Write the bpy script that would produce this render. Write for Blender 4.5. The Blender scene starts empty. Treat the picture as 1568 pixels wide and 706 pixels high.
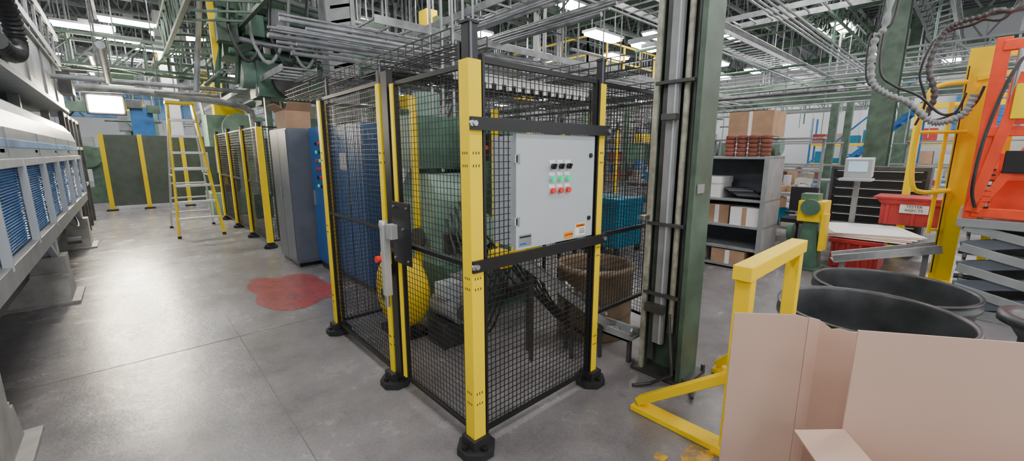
import bpy, math, random
from mathutils import Vector, Matrix
R=random.Random(7)
D=bpy.data
# ---------------------------------------------------------------- materials
def mat(name,col,rough=.5,metal=0,var=.12,scale=6,bump=0,emit=0,dirt=None,spec=.5):
    m=D.materials.new(name); m.use_nodes=True
    nt=m.node_tree; N=nt.nodes; L=nt.links
    b=N['Principled BSDF']
    b.inputs['Roughness'].default_value=rough; b.inputs['Metallic'].default_value=metal
    b.inputs['Specular IOR Level'].default_value=spec
    tc=N.new('ShaderNodeTexCoord'); nz=N.new('ShaderNodeTexNoise')
    nz.inputs['Scale'].default_value=scale; nz.inputs['Detail'].default_value=5
    L.new(tc.outputs['Object'],nz.inputs['Vector'])
    rp=N.new('ShaderNodeValToRGB')
    lo=tuple(c*(1-var) for c in col[:3])+(1,); hi=tuple(min(1,c*(1+var)) for c in col[:3])+(1,)
    if dirt: lo=tuple(dirt)+(1,); rp.color_ramp.elements[0].position=.22; rp.color_ramp.elements[1].position=.34; hi=tuple(col)+(1,)
    else: rp.color_ramp.elements[0].position=.3; rp.color_ramp.elements[1].position=.7
    rp.color_ramp.elements[0].color=lo; rp.color_ramp.elements[1].color=hi
    L.new(nz.outputs['Fac'],rp.inputs['Fac']); L.new(rp.outputs['Color'],b.inputs['Base Color'])
    if bump:
        bp=N.new('ShaderNodeBump'); bp.inputs['Strength'].default_value=bump
        L.new(nz.outputs['Fac'],bp.inputs['Height']); L.new(bp.outputs['Normal'],b.inputs['Normal'])
    if emit:
        b.inputs['Emission Color'].default_value=tuple(col[:3])+(1,); b.inputs['Emission Strength'].default_value=emit
    return m
YEL=mat('yellow_paint',(1.0,.70,.0),.4,var=.03,spec=.3)
YELW=mat('yellow_worn',(1.0,.68,.0),.5,var=.2,scale=16,dirt=(.45,.32,.08),spec=.3)
BLK=mat('black_paint',(.010,.010,.012),.42)
WIRE=mat('black_wire',(.008,.008,.009),.5)
BLKP=mat('black_plastic',(.018,.018,.02),.6)
BXG=mat('light_grey_enamel',(.46,.50,.53),.4,var=.03)
STEEL=mat('steel',(.50,.50,.50),.33,.9,scale=20)
ALU=mat('aluminium',(.70,.70,.68),.4,.6)
DKST=mat('dark_steel',(.09,.09,.09),.5,.5,var=.3)
GRNC=mat('column_green',(.07,.112,.078),.5,var=.35,scale=5,bump=.1)
GRN=mat('machine_green',(.08,.165,.115),.5,var=.25)
LGRN=mat('light_machine_green',(.22,.34,.27),.5,var=.2)
BLU=mat('cabinet_blue',(.02,.12,.36),.4,var=.12)
PBLU=mat('panel_blue',(.015,.14,.40),.4,var=.2)
TEAL=mat('bin_teal',(.0,.20,.34),.45)
CGRY=mat('cabinet_grey',(.115,.13,.16),.42,var=.12)
MGRY=mat('mid_grey',(.25,.26,.265),.5,var=.15)
PIPE=mat('galvanised',(.32,.33,.34),.4,.25,var=.35)
OFFW=mat('off_white_panel',(.60,.60,.59),.45,var=.10)
HOOD=mat('blue_grey_hood',(.40,.44,.48),.4,var=.15,scale=2)
WHT=mat('white_paper',(.85,.85,.84),.6,var=.03)
RED=mat('red_paint',(.42,.03,.03),.5,var=.2)
REDB=mat('red_button',(.8,.03,.02),.3)
GRNB=mat('green_button',(.0,.55,.22),.3,emit=.6)
ORG=mat('orange_red_paint',(.9,.07,.015),.45,var=.15)
ORGL=mat('label_orange',(1,.28,.0),.5)
CARD=mat('cardboard',(.58,.40,.31),.8,var=.04,scale=3)
CARD2=mat('cardboard_brown',(.42,.26,.16),.85,var=.12)
CARDD=mat('fiber_drum',(.27,.19,.12),.8,var=.3)
RUB=mat('black_rubber',(.025,.026,.028),.42,var=.5,scale=8)
RING=mat('dark_plastic_tub',(.05,.053,.057),.35,var=.45,scale=5,bump=.05)
BRN=mat('red_brown_castings',(.20,.055,.035),.7,var=.3)
CONC=mat('foot_grey',(.36,.35,.33),.6,var=.25,bump=.2)
LAMP=mat('lamp_diffuser',(1,.985,.97),.5,var=0,emit=60)
GLARE=mat('flood_lamp_glass',(1,.90,.68),.5,var=0,emit=520)
SCRN=mat('screen',(.35,.5,.6),.2,emit=.8)
CREAM=mat('cream_paint',(.6,.58,.48),.5)
SKYB=mat('banner_blue',(.15,.35,.65),.6,var=.5,scale=1.2)
WALLM=mat('white_wall_paint',(.60,.62,.64),.7,var=.05,scale=.6)
# ---------------------------------------------------------------- builder
class B:
    def __init__(s,name): s.n=name; s.v=[]; s.f=[]; s.mi=[]; s.sm=[]; s.ms=[]
    def m(s,m):
        if m not in s.ms: s.ms.append(m)
        return s.ms.index(m)
    def add(s,vs,fs,m,smooth=False):
        o=len(s.v); k=s.m(m); s.v+= [tuple(v) for v in vs]
        for f in fs: s.f.append([i+o for i in f]); s.mi.append(k); s.sm.append(smooth)
    def box(s,x,y,z,sx,sy,sz,m,rz=0,rx=0,ry=0):
        M=Matrix.Rotation(rz,3,'Z')@Matrix.Rotation(ry,3,'Y')@Matrix.Rotation(rx,3,'X')
        vs=[Vector((x,y,z))+M@Vector((a*sx/2,b*sy/2,c*sz/2)) for a in(-1,1) for b in(-1,1) for c in(-1,1)]
        s.add(vs,[(0,1,3,2),(4,6,7,5),(0,4,5,1),(2,3,7,6),(0,2,6,4),(1,5,7,3)],m)
    def bb(s,x0,x1,y0,y1,z0,z1,m): s.box((x0+x1)/2,(y0+y1)/2,(z0+z1)/2,abs(x1-x0),abs(y1-y0),abs(z1-z0),m)
    def bar(s,p,q,w,h,m):
        p=Vector(p);q=Vector(q);d=(q-p).normalized()
        u=Vector((0,0,1)) if abs(d.z)<.99 else Vector((0,1,0))
        a=d.cross(u).normalized()*w/2; b=a.cross(d).normalized()*h/2
        vs=[e+i*a+j*b for e in(p,q) for i,j in((-1,-1),(1,-1),(1,1),(-1,1))]
        s.add(vs,[(0,1,5,4),(1,2,6,5),(2,3,7,6),(3,0,4,7),(3,2,1,0),(4,5,6,7)],m)
    def cyl(s,p,q,r,m,n=12,r2=None,caps=True):
        p=Vector(p);q=Vector(q);d=(q-p).normalized(); r2=r if r2 is None else r2
        u=Vector((0,0,1)) if abs(d.z)<.9 else Vector((1,0,0))
        a=d.cross(u).normalized(); b=a.cross(d)
        c=[(math.cos(2*math.pi*i/n),math.sin(2*math.pi*i/n)) for i in range(n)]
        A=[p+r*(x*a+y*b) for x,y in c]; Bq=[q+r2*(x*a+y*b) for x,y in c]
        s.add(A+Bq,[(i,(i+1)%n,(i+1)%n+n,i+n) for i in range(n)],m,True)
        if caps:
            s.add(A,[list(range(n))[::-1]],m); s.add(Bq,[list(range(n))],m)
    def tube(s,pts,r,m,n=8):
        pts=[Vector(p) for p in pts]; rings=[]; a=None
        for i,p in enumerate(pts):
            d=(pts[min(i+1,len(pts)-1)]-pts[max(i-1,0)]).normalized()
            if a is None:
                u=Vector((0,0,1)) if abs(d.z)<.9 else Vector((1,0,0)); a=d.cross(u).normalized()
            a=(a-d*a.dot(d)).normalized(); b=d.cross(a)
            rr=r(i) if callable(r) else r
            rings+= [p+rr*(math.cos(2*math.pi*k/n)*a+math.sin(2*math.pi*k/n)*b) for k in range(n)]
        fs=[(i*n+k,i*n+(k+1)%n,(i+1)*n+(k+1)%n,(i+1)*n+k) for i in range(len(pts)-1) for k in range(n)]
        s.add(rings,fs,m,True)
        s.add(rings[:n],[list(range(n))[::-1]],m); s.add(rings[-n:],[list(range(n))],m)
    def lathe(s,c,prof,m,n=48,axis='Z'):
        c=Vector(c); vs=[]
        for r,z in prof:
            for k in range(n):
                t=2*math.pi*k/n
                o=Vector((r*math.cos(t),r*math.sin(t),z))
                if axis=='X': o=Vector((z,r*math.cos(t),r*math.sin(t)))
                if axis=='Y': o=Vector((r*math.cos(t),z,r*math.sin(t)))
                vs.append(c+o)
        fs=[(i*n+k,i*n+(k+1)%n,(i+1)*n+(k+1)%n,(i+1)*n+k) for i in range(len(prof)-1) for k in range(n)]
        s.add(vs,fs,m,True)
    def prism(s,poly,ax,a,b,m):
        def P(u,w,t):
            return {'X':(t,u,w),'Y':(u,t,w),'Z':(u,w,t)}[ax]
        n=len(poly)
        vs=[P(u,w,a) for u,w in poly]+[P(u,w,b) for u,w in poly]
        s.add(vs,[(i,(i+1)%n,(i+1)%n+n,i+n) for i in range(n)]+[list(range(n))[::-1],[n+i for i in range(n)]],m)
    def wire(s,p,q,w,m):
        p=Vector(p);q=Vector(q);d=(q-p).normalized()
        u=Vector((0,0,1)) if abs(d.z)<.9 else Vector((1,0,0))
        a=d.cross(u).normalized()*w/2; b=a.cross(d).normalized()*w/2
        vs=[e+i*a+j*b for e in(p,q) for i,j in((-1,-1),(1,-1),(1,1),(-1,1))]
        s.add(vs,[(0,1,5,4),(1,2,6,5),(2,3,7,6),(3,0,4,7)],m)
    def truss(s,p,q,w,h,step,m,t=.05,lac=.03):
        p=Vector(p);q=Vector(q);d=q-p;L=d.length;d/=L;a=Vector((-d.y,d.x,0)).normalized()*w/2;u=Vector((0,0,h))
        for c in(-a,a):
            s.bar(p+c,q+c,t,t,m); s.bar(p+c+u,q+c+u,t,t,m)
        n=int(L/step)
        for i in range(n):
            A=p+d*(i*step);Bq=p+d*((i+1)*step)
            for c in(-a,a):
                s.wire(A+c,Bq+c+u,lac,m); s.wire(A+c,A+c+u,lac,m)
            s.wire(A-a,Bq+a,lac,m); s.wire(A-a+u,A+a+u,lac,m)
    def grid(s,p0,p1,z0,z1,su,sz,w,m,hole=None,frame=.025):
        p0=Vector((p0[0],p0[1],0));p1=Vector((p1[0],p1[1],0)); L=(p1-p0).length; d=(p1-p0)/L
        P=lambda u,z: p0+d*u+Vector((0,0,z))
        n=max(1,round(L/su)); k=max(1,round((z1-z0)/sz))
        for i in range(1,n):
            u=L*i/n
            if hole and hole[0]<u<hole[1]:
                s.wire(P(u,z0),P(u,hole[2]),w,m); s.wire(P(u,hole[3]),P(u,z1),w,m)
            else: s.wire(P(u,z0),P(u,z1),w,m)
        for j in range(1,k):
            z=z0+(z1-z0)*j/k
            if hole and hole[2]<z<hole[3]:
                s.wire(P(0,z),P(hole[0],z),w,m); s.wire(P(hole[1],z),P(L,z),w,m)
            else: s.wire(P(0,z),P(L,z),w,m)
        for z in(z0,z1): s.bar(P(0,z),P(L,z),.02,frame,m)
        for u in(0,L): s.bar(P(u,z0),P(u,z1),frame,.02,m)
    def done(s,bevel=0,parent=None):
        me=D.meshes.new(s.n)
        xs=[v[0] for v in s.v];ys=[v[1] for v in s.v];zs=[v[2] for v in s.v]
        o=Vector(((min(xs)+max(xs))/2,(min(ys)+max(ys))/2,min(zs)))
        me.from_pydata([tuple(Vector(v)-o) for v in s.v],[],s.f)
        for m in s.ms: me.materials.append(m)
        me.polygons.foreach_set('material_index',s.mi); me.polygons.foreach_set('use_smooth',s.sm); me.update()
        ob=D.objects.new(s.n,me); bpy.context.scene.collection.objects.link(ob); ob.location=o
        if bevel:
            bm=ob.modifiers.new('bev','BEVEL'); bm.width=bevel; bm.segments=2; bm.limit_method='ANGLE'
        return ob
def text(par,st,loc,size,rot,m,name='label_text'):
    c=D.curves.new(name,'FONT'); c.body=st; c.size=size; c.align_x='CENTER'; c.align_y='CENTER'; c.extrude=.0004
    o=D.objects.new(name,c); bpy.context.scene.collection.objects.link(o); c.materials.append(m)
    o.parent=par; o.location=Vector(loc)-par.location; o.rotation_euler=rot
def cr(P,n=12):
    P=[Vector(p) for p in P]; out=[]
    P=[P[0]]+P+[P[-1]]
    for i in range(1,len(P)-2):
        for k in range(n):
            t=k/n; a,b_,c_,d_=P[i-1],P[i],P[i+1],P[i+2]
            out.append(.5*((2*b_)+(-a+c_)*t+(2*a-5*b_+4*c_-d_)*t*t+(-a+3*b_-3*c_+d_)*t**3))
    return out
# ---------------------------------------------------------------- floor
def floor_mat():
    m=D.materials.new('polished_concrete'); m.use_nodes=True; nt=m.node_tree;N=nt.nodes;L=nt.links;b=N['Principled BSDF']
    tc=N.new('ShaderNodeTexCoord')
    def nz(sc,de=6,ro=.6):
        n=N.new('ShaderNodeTexNoise'); n.inputs['Scale'].default_value=sc; n.inputs['Detail'].default_value=de; n.inputs['Roughness'].default_value=ro
        L.new(tc.outputs['Object'],n.inputs['Vector']); return n
    n1=nz(.6); n2=nz(3,9,.7); n3=nz(60,3); n4=nz(1.3,10,.75)
    r1=N.new('ShaderNodeValToRGB'); r1.color_ramp.elements[0].position=.3; r1.color_ramp.elements[1].position=.7
    r1.color_ramp.elements[0].color=(.185,.172,.178,1); r1.color_ramp.elements[1].color=(.275,.26,.263,1); L.new(n1.outputs['Fac'],r1.inputs['Fac'])
    r2=N.new('ShaderNodeValToRGB'); r2.color_ramp.elements[0].position=.3; r2.color_ramp.elements[1].position=.6
    r2.color_ramp.elements[0].color=(.76,.75,.75,1); r2.color_ramp.elements[1].color=(1.04,1.04,1.04,1); L.new(n2.outputs['Fac'],r2.inputs['Fac'])
    r4=N.new('ShaderNodeValToRGB'); r4.color_ramp.elements[0].position=.30; r4.color_ramp.elements[1].position=.42
    r4.color_ramp.elements[0].color=(.70,.69,.67,1); r4.color_ramp.elements[1].color=(1,1,1,1); L.new(n4.outputs['Fac'],r4.inputs['Fac'])
    mx=N.new('ShaderNodeMixRGB'); mx.blend_type='MULTIPLY'; mx.inputs[0].default_value=1
    L.new(r1.outputs[0],mx.inputs[1]); L.new(r2.outputs[0],mx.inputs[2])
    mx3=N.new('ShaderNodeMixRGB'); mx3.blend_type='MULTIPLY'; mx3.inputs[0].default_value=1
    L.new(mx.outputs[0],mx3.inputs[1]); L.new(r4.outputs[0],mx3.inputs[2])
    mx2=N.new('ShaderNodeMixRGB'); mx2.blend_type='OVERLAY'; mx2.inputs[0].default_value=.25
    L.new(mx3.outputs[0],mx2.inputs[1]); L.new(n3.outputs['Fac'],mx2.inputs[2]); L.new(mx2.outputs[0],b.inputs['Base Color'])
    mr=N.new('ShaderNodeMapRange'); mr.inputs[3].default_value=.12; mr.inputs[4].default_value=.38
    L.new(n2.outputs['Fac'],mr.inputs[0]); L.new(mr.outputs[0],b.inputs['Roughness'])
    bp=N.new('ShaderNodeBump'); bp.inputs['Strength'].default_value=.09; bp.inputs['Distance'].default_value=.3; L.new(n2.outputs['Fac'],bp.inputs['Height']); L.new(bp.outputs[0],b.inputs['Normal'])
    return m
FL=floor_mat()
X0,X1,Y0,Y1,H=-7,28,-7,34,7.4
f=B('floor'); f.bb(X0,X1,Y0,Y1,-.1,0,FL); f.done()
JNT=mat('joint_filler',(.12,.12,.12),.7)
j=B('floor_control_joints')
for y in (4.2,10.2,16.2): j.bb(-6.9,27.9,y-.003,y+.003,.0005,.0012,JNT)
for x in (.55,6.55): j.bb(x-.003,x+.003,-6.9,33.9,.0005,.0012,JNT)
j.done()
w=B('wall_back'); w.bb(X0,X1,Y1,Y1+.2,0,H,WALLM); w.done()
w=B('wall_right'); w.bb(X1,X1+.2,Y0,Y1,0,H,WALLM)
w.done()
w=B('wall_left'); w.bb(X0-.2,X0,Y0,Y1,0,H,WALLM); w.done()
DECK=mat('roof_deck',(.06,.065,.07),.7)
c=B('ceiling'); c.bb(X0,X1,Y0,Y1,H,H+.1,DECK)
for i in range(70): c.bb(X0+.5*i,X0+.5*i+.2,Y0,Y1,H-.06,H,DECK)
c.done()
TRU=mat('truss_paint',(.19,.21,.205),.5,var=.3,scale=1)
t=B('roof_trusses')
for y in range(2,34,2):
    t.bar((X0,y,H-.15),(X1,y,H-.15),.09,.09,TRU); t.bar((X0,y,H-1.15),(X1,y,H-1.15),.09,.09,TRU)
    x=X0
    while x<X1-.1:
        t.bar((x,y,H-.15),(x+.5,y,H-1.15),.05,.05,TRU); t.bar((x+.5,y,H-1.15),(x+1,y,H-.15),.05,.05,TRU); x+=1
for x in (3.1,8,12.2,17,21,26):
    t.bar((x,Y0,H-1.35),(x,Y1,H-1.35),.14,.30,GRNC)
    y=Y0
    while y<Y1-1.2:
        t.bar((x,y,H-1.3),(x,y+.75,H-.1),.06,.06,TRU);t.bar((x,y+.75,H-.1),(x,y+1.5,H-1.3),.06,.06,TRU); y+=1.5
t.done()
# lights
def lightfix(xx,yy,z,round_=False):
    l=B('high_bay_light')
    l.bb(xx-.62,xx+.62,yy-.22,yy+.22,z,z+.06,OFFW)
    l.bb(xx-.58,xx+.58,yy-.18,yy+.18,z-.06,z-.001,LAMP)
    l.bb(xx-.1,xx+.1,yy-.08,yy+.08,z+.06,z+.16,OFFW)
    for dx in(-.5,.5): l.wire((xx+dx,yy,z+.06),(xx+dx,yy,H),.012,PIPE)
    l.done()
for ix,x in enumerate((-4,0.2,4.5,8.7,13,17.2,21.5,25.5)):
    for iy,y in enumerate((-5,-1,3,7.2,11.5,15.7,20,24.5,29)):
        lightfix(x+R.uniform(-.5,.5),y+R.uniform(-.5,.5),5.2+R.uniform(-.25,.25))
LX=[(7.5,9.9,4.9),(6.6,13.9,4.75),(12.6,4.9,4.75),(17.1,4.6,4.5),(12.4,7.4,4.85),(1.2,18.4,4.9),(1.5,15.4,4.8),(-.4,16.4,4.9),(20,1.0,4.5),(9.6,7.0,4.6),(-1.8,22,5.0),(3.6,22,4.9),(14.6,10,5.3),(18.6,7.6,4.7),(23.6,.4,4.6)]
for p in LX: lightfix(*p)
# ---------------------------------------------------------------- columns
def hcol(name,x0,x1,y0,y1,z1,m,web='X',t=.02,plate=True):
    c=B(name)
    if web=='X':
        c.bb(x0,x1,y0,y0+t,0,z1,m); c.bb(x0,x1,y1-t,y1,0,z1,m); c.bb((x0+x1)/2-t/2,(x0+x1)/2+t/2,y0+t,y1-t,0,z1,m)
    else:
        c.bb(x0,x0+t,y0,y1,0,z1,m); c.bb(x1-t,x1,y0,y1,0,z1,m); c.bb(x0+t,x1-t,(y0+y1)/2-t/2,(y0+y1)/2+t/2,0,z1,m)
    if plate: c.bb(x0-.05,x1+.05,y0-.05,y1+.05,.001,.025,DKST)
    return c
c=hcol('building_column',2.68,2.93,1.20,1.51,H-1.2,GRNC,'X')
WORN=mat('worn_flange_edge',(.36,.35,.28),.55,.1,var=.4,scale=14)
c.bb(2.655,2.68,1.48,1.515,.02,H-1.2,WORN); c.bb(2.655,2.68,1.19,1.225,.02,H-1.2,GRNC)
c.bb(2.69,2.705,1.42,1.465,.1,H-1.2,DKST); c.bb(2.665,2.70,1.345,1.42,.25,H-1.2,MGRY); c.bb(2.66,2.668,1.36,1.372,.25,H-1.2,BXG)
c.cyl((2.70,1.305,.35),(2.70,1.305,H-1.2),.02,WORN,10); c.cyl((2.72,1.26,.1),(2.72,1.26,H-1.2),.016,DKST,10)
for z in (.62,1.12,2.05,3.1): c.bar((2.66,1.24,z),(2.66,1.50,z),.03,.022,DKST)
c.box(2.64,1.51,1.16,.12,.05,.03,STEEL); c.box(2.64,1.38,1.83,.05,.1,.04,DKST); c.box(2.64,1.4,.52,.05,.14,.06,DKST)
for dx,dy in((2.65,1.16),(2.96,1.16),(2.65,1.55),(2.96,1.55)): c.cyl((dx,dy,.02),(dx,dy,.07),.016,DKST,6)
c.bar((2.55,1.05,.02),(2.75,1.15,.03),.02,.02,DKST)
c.tube([(2.66,1.3,.5),(2.6,1.25,.3),(2.55,1.2,.12),(2.5,1.32,.03),(2.4,1.4,.02)],.012,RUB)
c.bb(2.70,2.80,1.188,1.198,1.34,1.40,MGRY)
c.done(.002)
hcol('building_column',11.8,12.2,1.3,1.7,H-1.2,GRNC,'Y').done()
for x,y in((9.3,13.2),(21,2),(21,9),(12.2,18),(21,18),(3.1,20),(12.2,27),(21,27),(8,25)):
    hcol('building_column',x-.18,x+.18,y-.18,y+.18,H-1.2,GRNC,'Y').done()
c=B('grey_lattice_column'); 
for dx in(-.22,.22):
    for dy in(-.15,.15): c.bar((3.15+dx,8.2+dy,0),(3.15+dx,8.2+dy,H-1.2),.08,.08,MGRY)
c.bb(2.96,3.34,8.02,8.04,0,H-1.2,MGRY)
for i in range(24): c.bar((2.93,8.03,.1+i*.25),(3.37,8.03,.25+i*.25),.02,.05,PIPE)
c.done()
c=hcol('white_column',1.2,1.6,18.8,19.2,H-1.2,OFFW,'X'); c.done()
c=B('white_drop_pipe'); c.cyl((7,6.9,0),(7,6.9,H-1.2),.06,OFFW); c.box(7,6.9,.02,.25,.25,.04,OFFW); c.done()
# ---------------------------------------------------------------- fence
def foot(b,x,y,s=1):
    b.prism([(x-.10*s,.0+y-.04),(x-.10*s,y+.04),(x-.04,y+.10*s),(x+.04,y+.10*s),(x+.10*s,y+.04),(x+.10*s,y-.04),(x+.04,y-.10*s),(x-.04,y-.10*s)],'Z',.002,.045,BLKP)
    b.box(x,y,.07,.11,.11,.06,BLKP)
    for dx,dy in((-.075,0),(.075,0),(0,-.075),(0,.075)): b.cyl((x+dx*s,y+dy*s,.045),(x+dx*s,y+dy*s,.062),.017,BLK,6)
def post(x,y,w=.075,h=2.02,ext=.15,slots=True,name='safety_fence_post',zfoot=True):
    b=B(name)
    if zfoot: foot(b,x,y)
    b.box(x,y,(h+.10)/2,w,w,h-.10,YEL)
    if ext: b.box(x,y,h+ext/2,w*.72,w*.72,ext,BLK); b.box(x,y,h+ext-.01,w*.9,w*.9,.012,BLKP); b.box(x-w*.2,y-w*.38,h+ext/2,.012,.01,ext,CGRY)
    if slots:
        for z in(.30,.36,.93,.985,1.54,1.60):
            for k in(-1,0,1):
                b.box(x+k*w*.22,y-w/2-.0005,z,.005,.002,.013,BLK)
                b.box(x-w/2-.0005,y+k*w*.22,z,.002,.005,.013,BLK)
    return b
PA=(1.222,1.632);PB=(2.243,1.645);PC=(1.222,2.46);PD=(1.24,3.70)
b=post(*PA,ext=.17)
for z in(1.735,1.05):
    b.cyl((1.19,1.585,z),(1.19,1.575,z),.014,STEEL,12); 
b.done(.004)
b=post(*PB,w=.055); b.bb(2.200,2.214,1.62,1.67,.1,2.05,BLK); b.done(.003)
b=post(PC[0],PC[1]+.10,w=.05,ext=.1); b.bb(1.20,1.24,2.43,2.51,.1,2.08,BLK); b.done(.003)
post(*PD,w=.055,ext=.02).done(.003)
b=B('safety_fence_panel'); b.grid((1.272,1.635),(2.195,1.642),.10,2.03,.032,.034,.0035,WIRE,hole=(.205,.88,1.06,1.72)); 
b.bb(1.185,2.275,1.578,1.592,1.705,1.765,BLK); b.bb(1.185,2.275,1.578,1.592,1.02,1.08,BLK)
for x in(1.205,2.255):
    for z in(1.735,1.05): b.cyl((x,1.578,z),(x,1.568,z),.013,STEEL,10)
b.bb(1.27,1.285,1.60,1.66,.1,2.05,BLK)
b.done()
b=B('safety_gate'); b.grid((1.222,1.685),(1.222,2.36),.12,2.0,.032,.034,.0035,WIRE); 
b.bb(1.2,1.245,2.365,2.40,.13,2.0,YEL)
b.bb(1.195,1.25,1.672,1.69,.1,2.1,BLK); b.bb(1.205,1.24,1.69,2.36,1.03,1.055,BLK)
b.bb(1.175,1.185,2.18,2.40,.93,1.31,BLK)
for yy,zz in((2.21,1.28),(2.37,1.28),(2.21,.96),(2.37,.96),(2.26,1.15)): b.cyl((1.175,yy,zz),(1.168,yy,zz),.008,STEEL,8)
b.bb(1.13,1.175,2.33,2.40,1.08,1.17,ALU); b.bb(1.12,1.165,2.42,2.465,.70,1.16,ALU)
b.cyl((1.14,2.45,1.0),(1.14,2.45,.62),.016,STEEL); b.lathe((1.14,2.45,1.16),[(.0,.03),(.025,.025),(.03,0),(.025,-.02)],ALU,16)
b.cyl((1.15,2.50,.93),(1.10,2.50,.93),.022,REDB,12); b.box(1.17,2.50,.93,.05,.06,.08,YEL); b.box(1.17,2.50,.84,.045,.06,.07,BLK)
b.done(.002)
b=B('safety_fence_panel'); b.grid((1.225,2.60),(1.237,3.66),.10,2.03,.032,.034,.0035,WIRE)
b.bar((1.215,2.60,1.1),(1.23,3.66,1.1),.012,.02,BLK); b.done()
b=B('safety_fence_panel'); b.grid((2.285,1.66),(3.35,1.66),.5,2.03,.034,.036,.0035,WIRE); b.bb(2.285,3.35,1.64,1.652,1.04,1.07,BLK); b.done()
post(3.39,1.66,w=.05).done(.003)
post(3.57,2.67,w=.055).done(.003)
b=B('safety_fence_panel'); b.grid((3.39,1.72),(3.56,2.62),.1,2.03,.036,.036,.0035,WIRE); b.done()
b=B('safety_fence_panel'); b.grid((3.57,2.72),(3.57,5.0),.1,2.03,.038,.038,.0035,WIRE); b.done(); post(3.57,5.05,w=.055).done()
b=B('safety_fence_panel'); b.grid((1.29,3.71),(1.85,3.71),.1,2.0,.034,.036,.0035,WIRE); b.done()
b=B('wire_cable_basket')
def basket(p,q,w,z,sp=.1,n=6,h=.1):
    p=Vector(p);q=Vector(q);d=(q-p);L=d.length;d/=L;a=Vector((-d.y,d.x))
    def P(u,s,zz): t=p+d*u+a*s; return (t.x,t.y,zz)
    for i in range(n+1):
        s=-w/2+w*i/n; b.wire(P(0,s,z),P(L,s,z),.005,WIRE)
    for s in(-w/2,w/2):
        for k in(1,2): b.wire(P(0,s,z+h*k/2),P(L,s,z+h*k/2),.006,WIRE)
    for i in range(int(L/sp)+1):
        u=i*sp; b.wire(P(u,-w/2,z),P(u,w/2,z),.005,WIRE)
        for s in(-w/2,w/2): b.wire(P(u,s,z),P(u,s,z+h),.005,WIRE)
basket((1.25,2.75),(3.5,2.75),.3,2.10,h=.07); basket((3.6,1.7),(3.6,5.0),.3,2.1); basket((1.5,2.0),(1.5,5.2),.25,2.18,h=.08)
basket((1.3,4.1),(4.5,4.1),.4,2.25); basket((2.9,1.75),(2.9,5),.25,2.2)
for x,y in((1.3,3.7),(3.4,2.6),(3.6,5.0)): b.wire((x,y,2.0),(x,y,2.2),.02,BLK)
for i in range(10):
    y=2.65+.02*i; b.tube([(1.25,y,2.12),(2.0,y+R.uniform(-.03,.03),2.13),(3.4,y,2.12)],.008,RUB,6)
b.done()
b=B('manifold_rail'); b.bb(1.6,2.9,2.25,2.31,2.06,2.11,OFFW)
for i in range(14): b.cyl((1.65+i*.09,2.24,2.06),(1.65+i*.09,2.24,2.02),.02,WHT,8)
b.wire((1.7,2.3,2.1),(1.7,2.6,2.12),.02,BLK); b.wire((2.8,2.3,2.1),(2.8,2.6,2.12),.02,BLK); b.done()
# ---------------------------------------------------------------- control box
b=B('electrical_control_box'); bx0,bx1,by,bz0,bz1=1.485,2.145,1.60,1.085,1.70
b.bb(bx0+.012,bx1-.012,by+.025,by+.205,bz0+.012,bz1-.012,BXG); b.bb(bx0,bx1,by,by+.024,bz0,bz1,BXG)
b.bb(bx0-.008,bx0+.01,by+.0,by+.03,1.22,1.26,BXG); b.bb(bx0-.008,bx0+.01,by,by+.03,1.55,1.59,BXG)
b.bb(bx0+.01,bx0+.025,by-.004,by,1.215,1.265,MGRY); b.bb(bx0+.01,bx0+.025,by-.004,by,1.545,1.595,MGRY)
for z in(1.585,1.20): b.cyl((2.105,by,z),(2.105,by-.008,z),.014,BLK,16)
for i,z in enumerate((1.526,1.458,1.39)):
    for k in range(3):
        x=1.757+k*.066; m=(BLK,GRNB,REDB)[i]
        b.bb(x-.024,x+.024,by-.003,by,z+.017,z+.036,WHT)
        b.cyl((x,by,z),(x,by-.008,z),.020,ALU,16); b.cyl((x,by-.008,z),(x,by-.024,z),.0165,m,16)
        if i==0: b.box(x,by-.03,z,.007,.014,.030,BLK,ry=.5)
b.bb(1.875,1.955,by-.002,by,1.095,1.135,ORGL); b.bb(1.975,2.075,by-.002,by,1.10,1.175,WHT); b.bb(1.98,2.07,by-.003,by,1.15,1.172,ORGL)
for z in(1.115,1.125,1.138): b.bb(2.015,2.068,by-.003,by,z-.002,z+.002,BLK)
b.bb(1.505,1.60,by-.002,by,1.10,1.165,MGRY); b.bb(1.51,1.56,by-.003,by,1.11,1.12,BLU); b.bb(1.51,1.595,by-.003,by,1.148,1.158,BLK)
ob=b.done(.003)
text(ob,'CAUTION',(1.915,by-.003,1.117),.017,(math.pi/2,0,0),BLK); text(ob,'WARNING',(2.025,by-.004,1.161),.016,(math.pi/2,0,0),BLK)
# ---------------------------------------------------------------- barrier
b=B('yellow_guard_barrier')
for X in(2.22,3.07):
    b.box(X,.70,.50,.075,.075,1.0,YELW); b.bar((X,.72,.02),(X,1.12 if X>3 else 1.27,.02),.11,.035,YELW)
    b.bar((X,1.10 if X>3 else 1.24,.06),(X,.73,.44),.07,.05,YELW); b.box(X,.70,.01,.14,.14,.02,YELW)
b.box(2.645,.70,1.02,.98,.09,.075,YELW); b.bb(2.2,2.24,.66,.70,.0,.01,YELW)
b.done(.004)
def splat(name,cx,cy,rx,ry,m,seed,z=.003):
    rr=random.Random(seed); n=40; ph=[rr.uniform(0,6.28) for _ in range(6)]
    vs=[(cx,cy,z)]
    for i in range(n):
        a=2*math.pi*i/n; sq=1+.22*abs(math.sin(2*a)); k=sq*(1+.06*math.sin(3*a+ph[0])+.05*math.sin(5*a+ph[1])+.03*math.sin(9*a+ph[2])+rr.uniform(-.03,.03))
        vs.append((cx+rx*k*math.cos(a),cy+ry*k*math.sin(a),z))
    b=B(name); b.add(vs,[(0,1+i,1+(i+1)%n) for i in range(n)],m); b.done()
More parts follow.
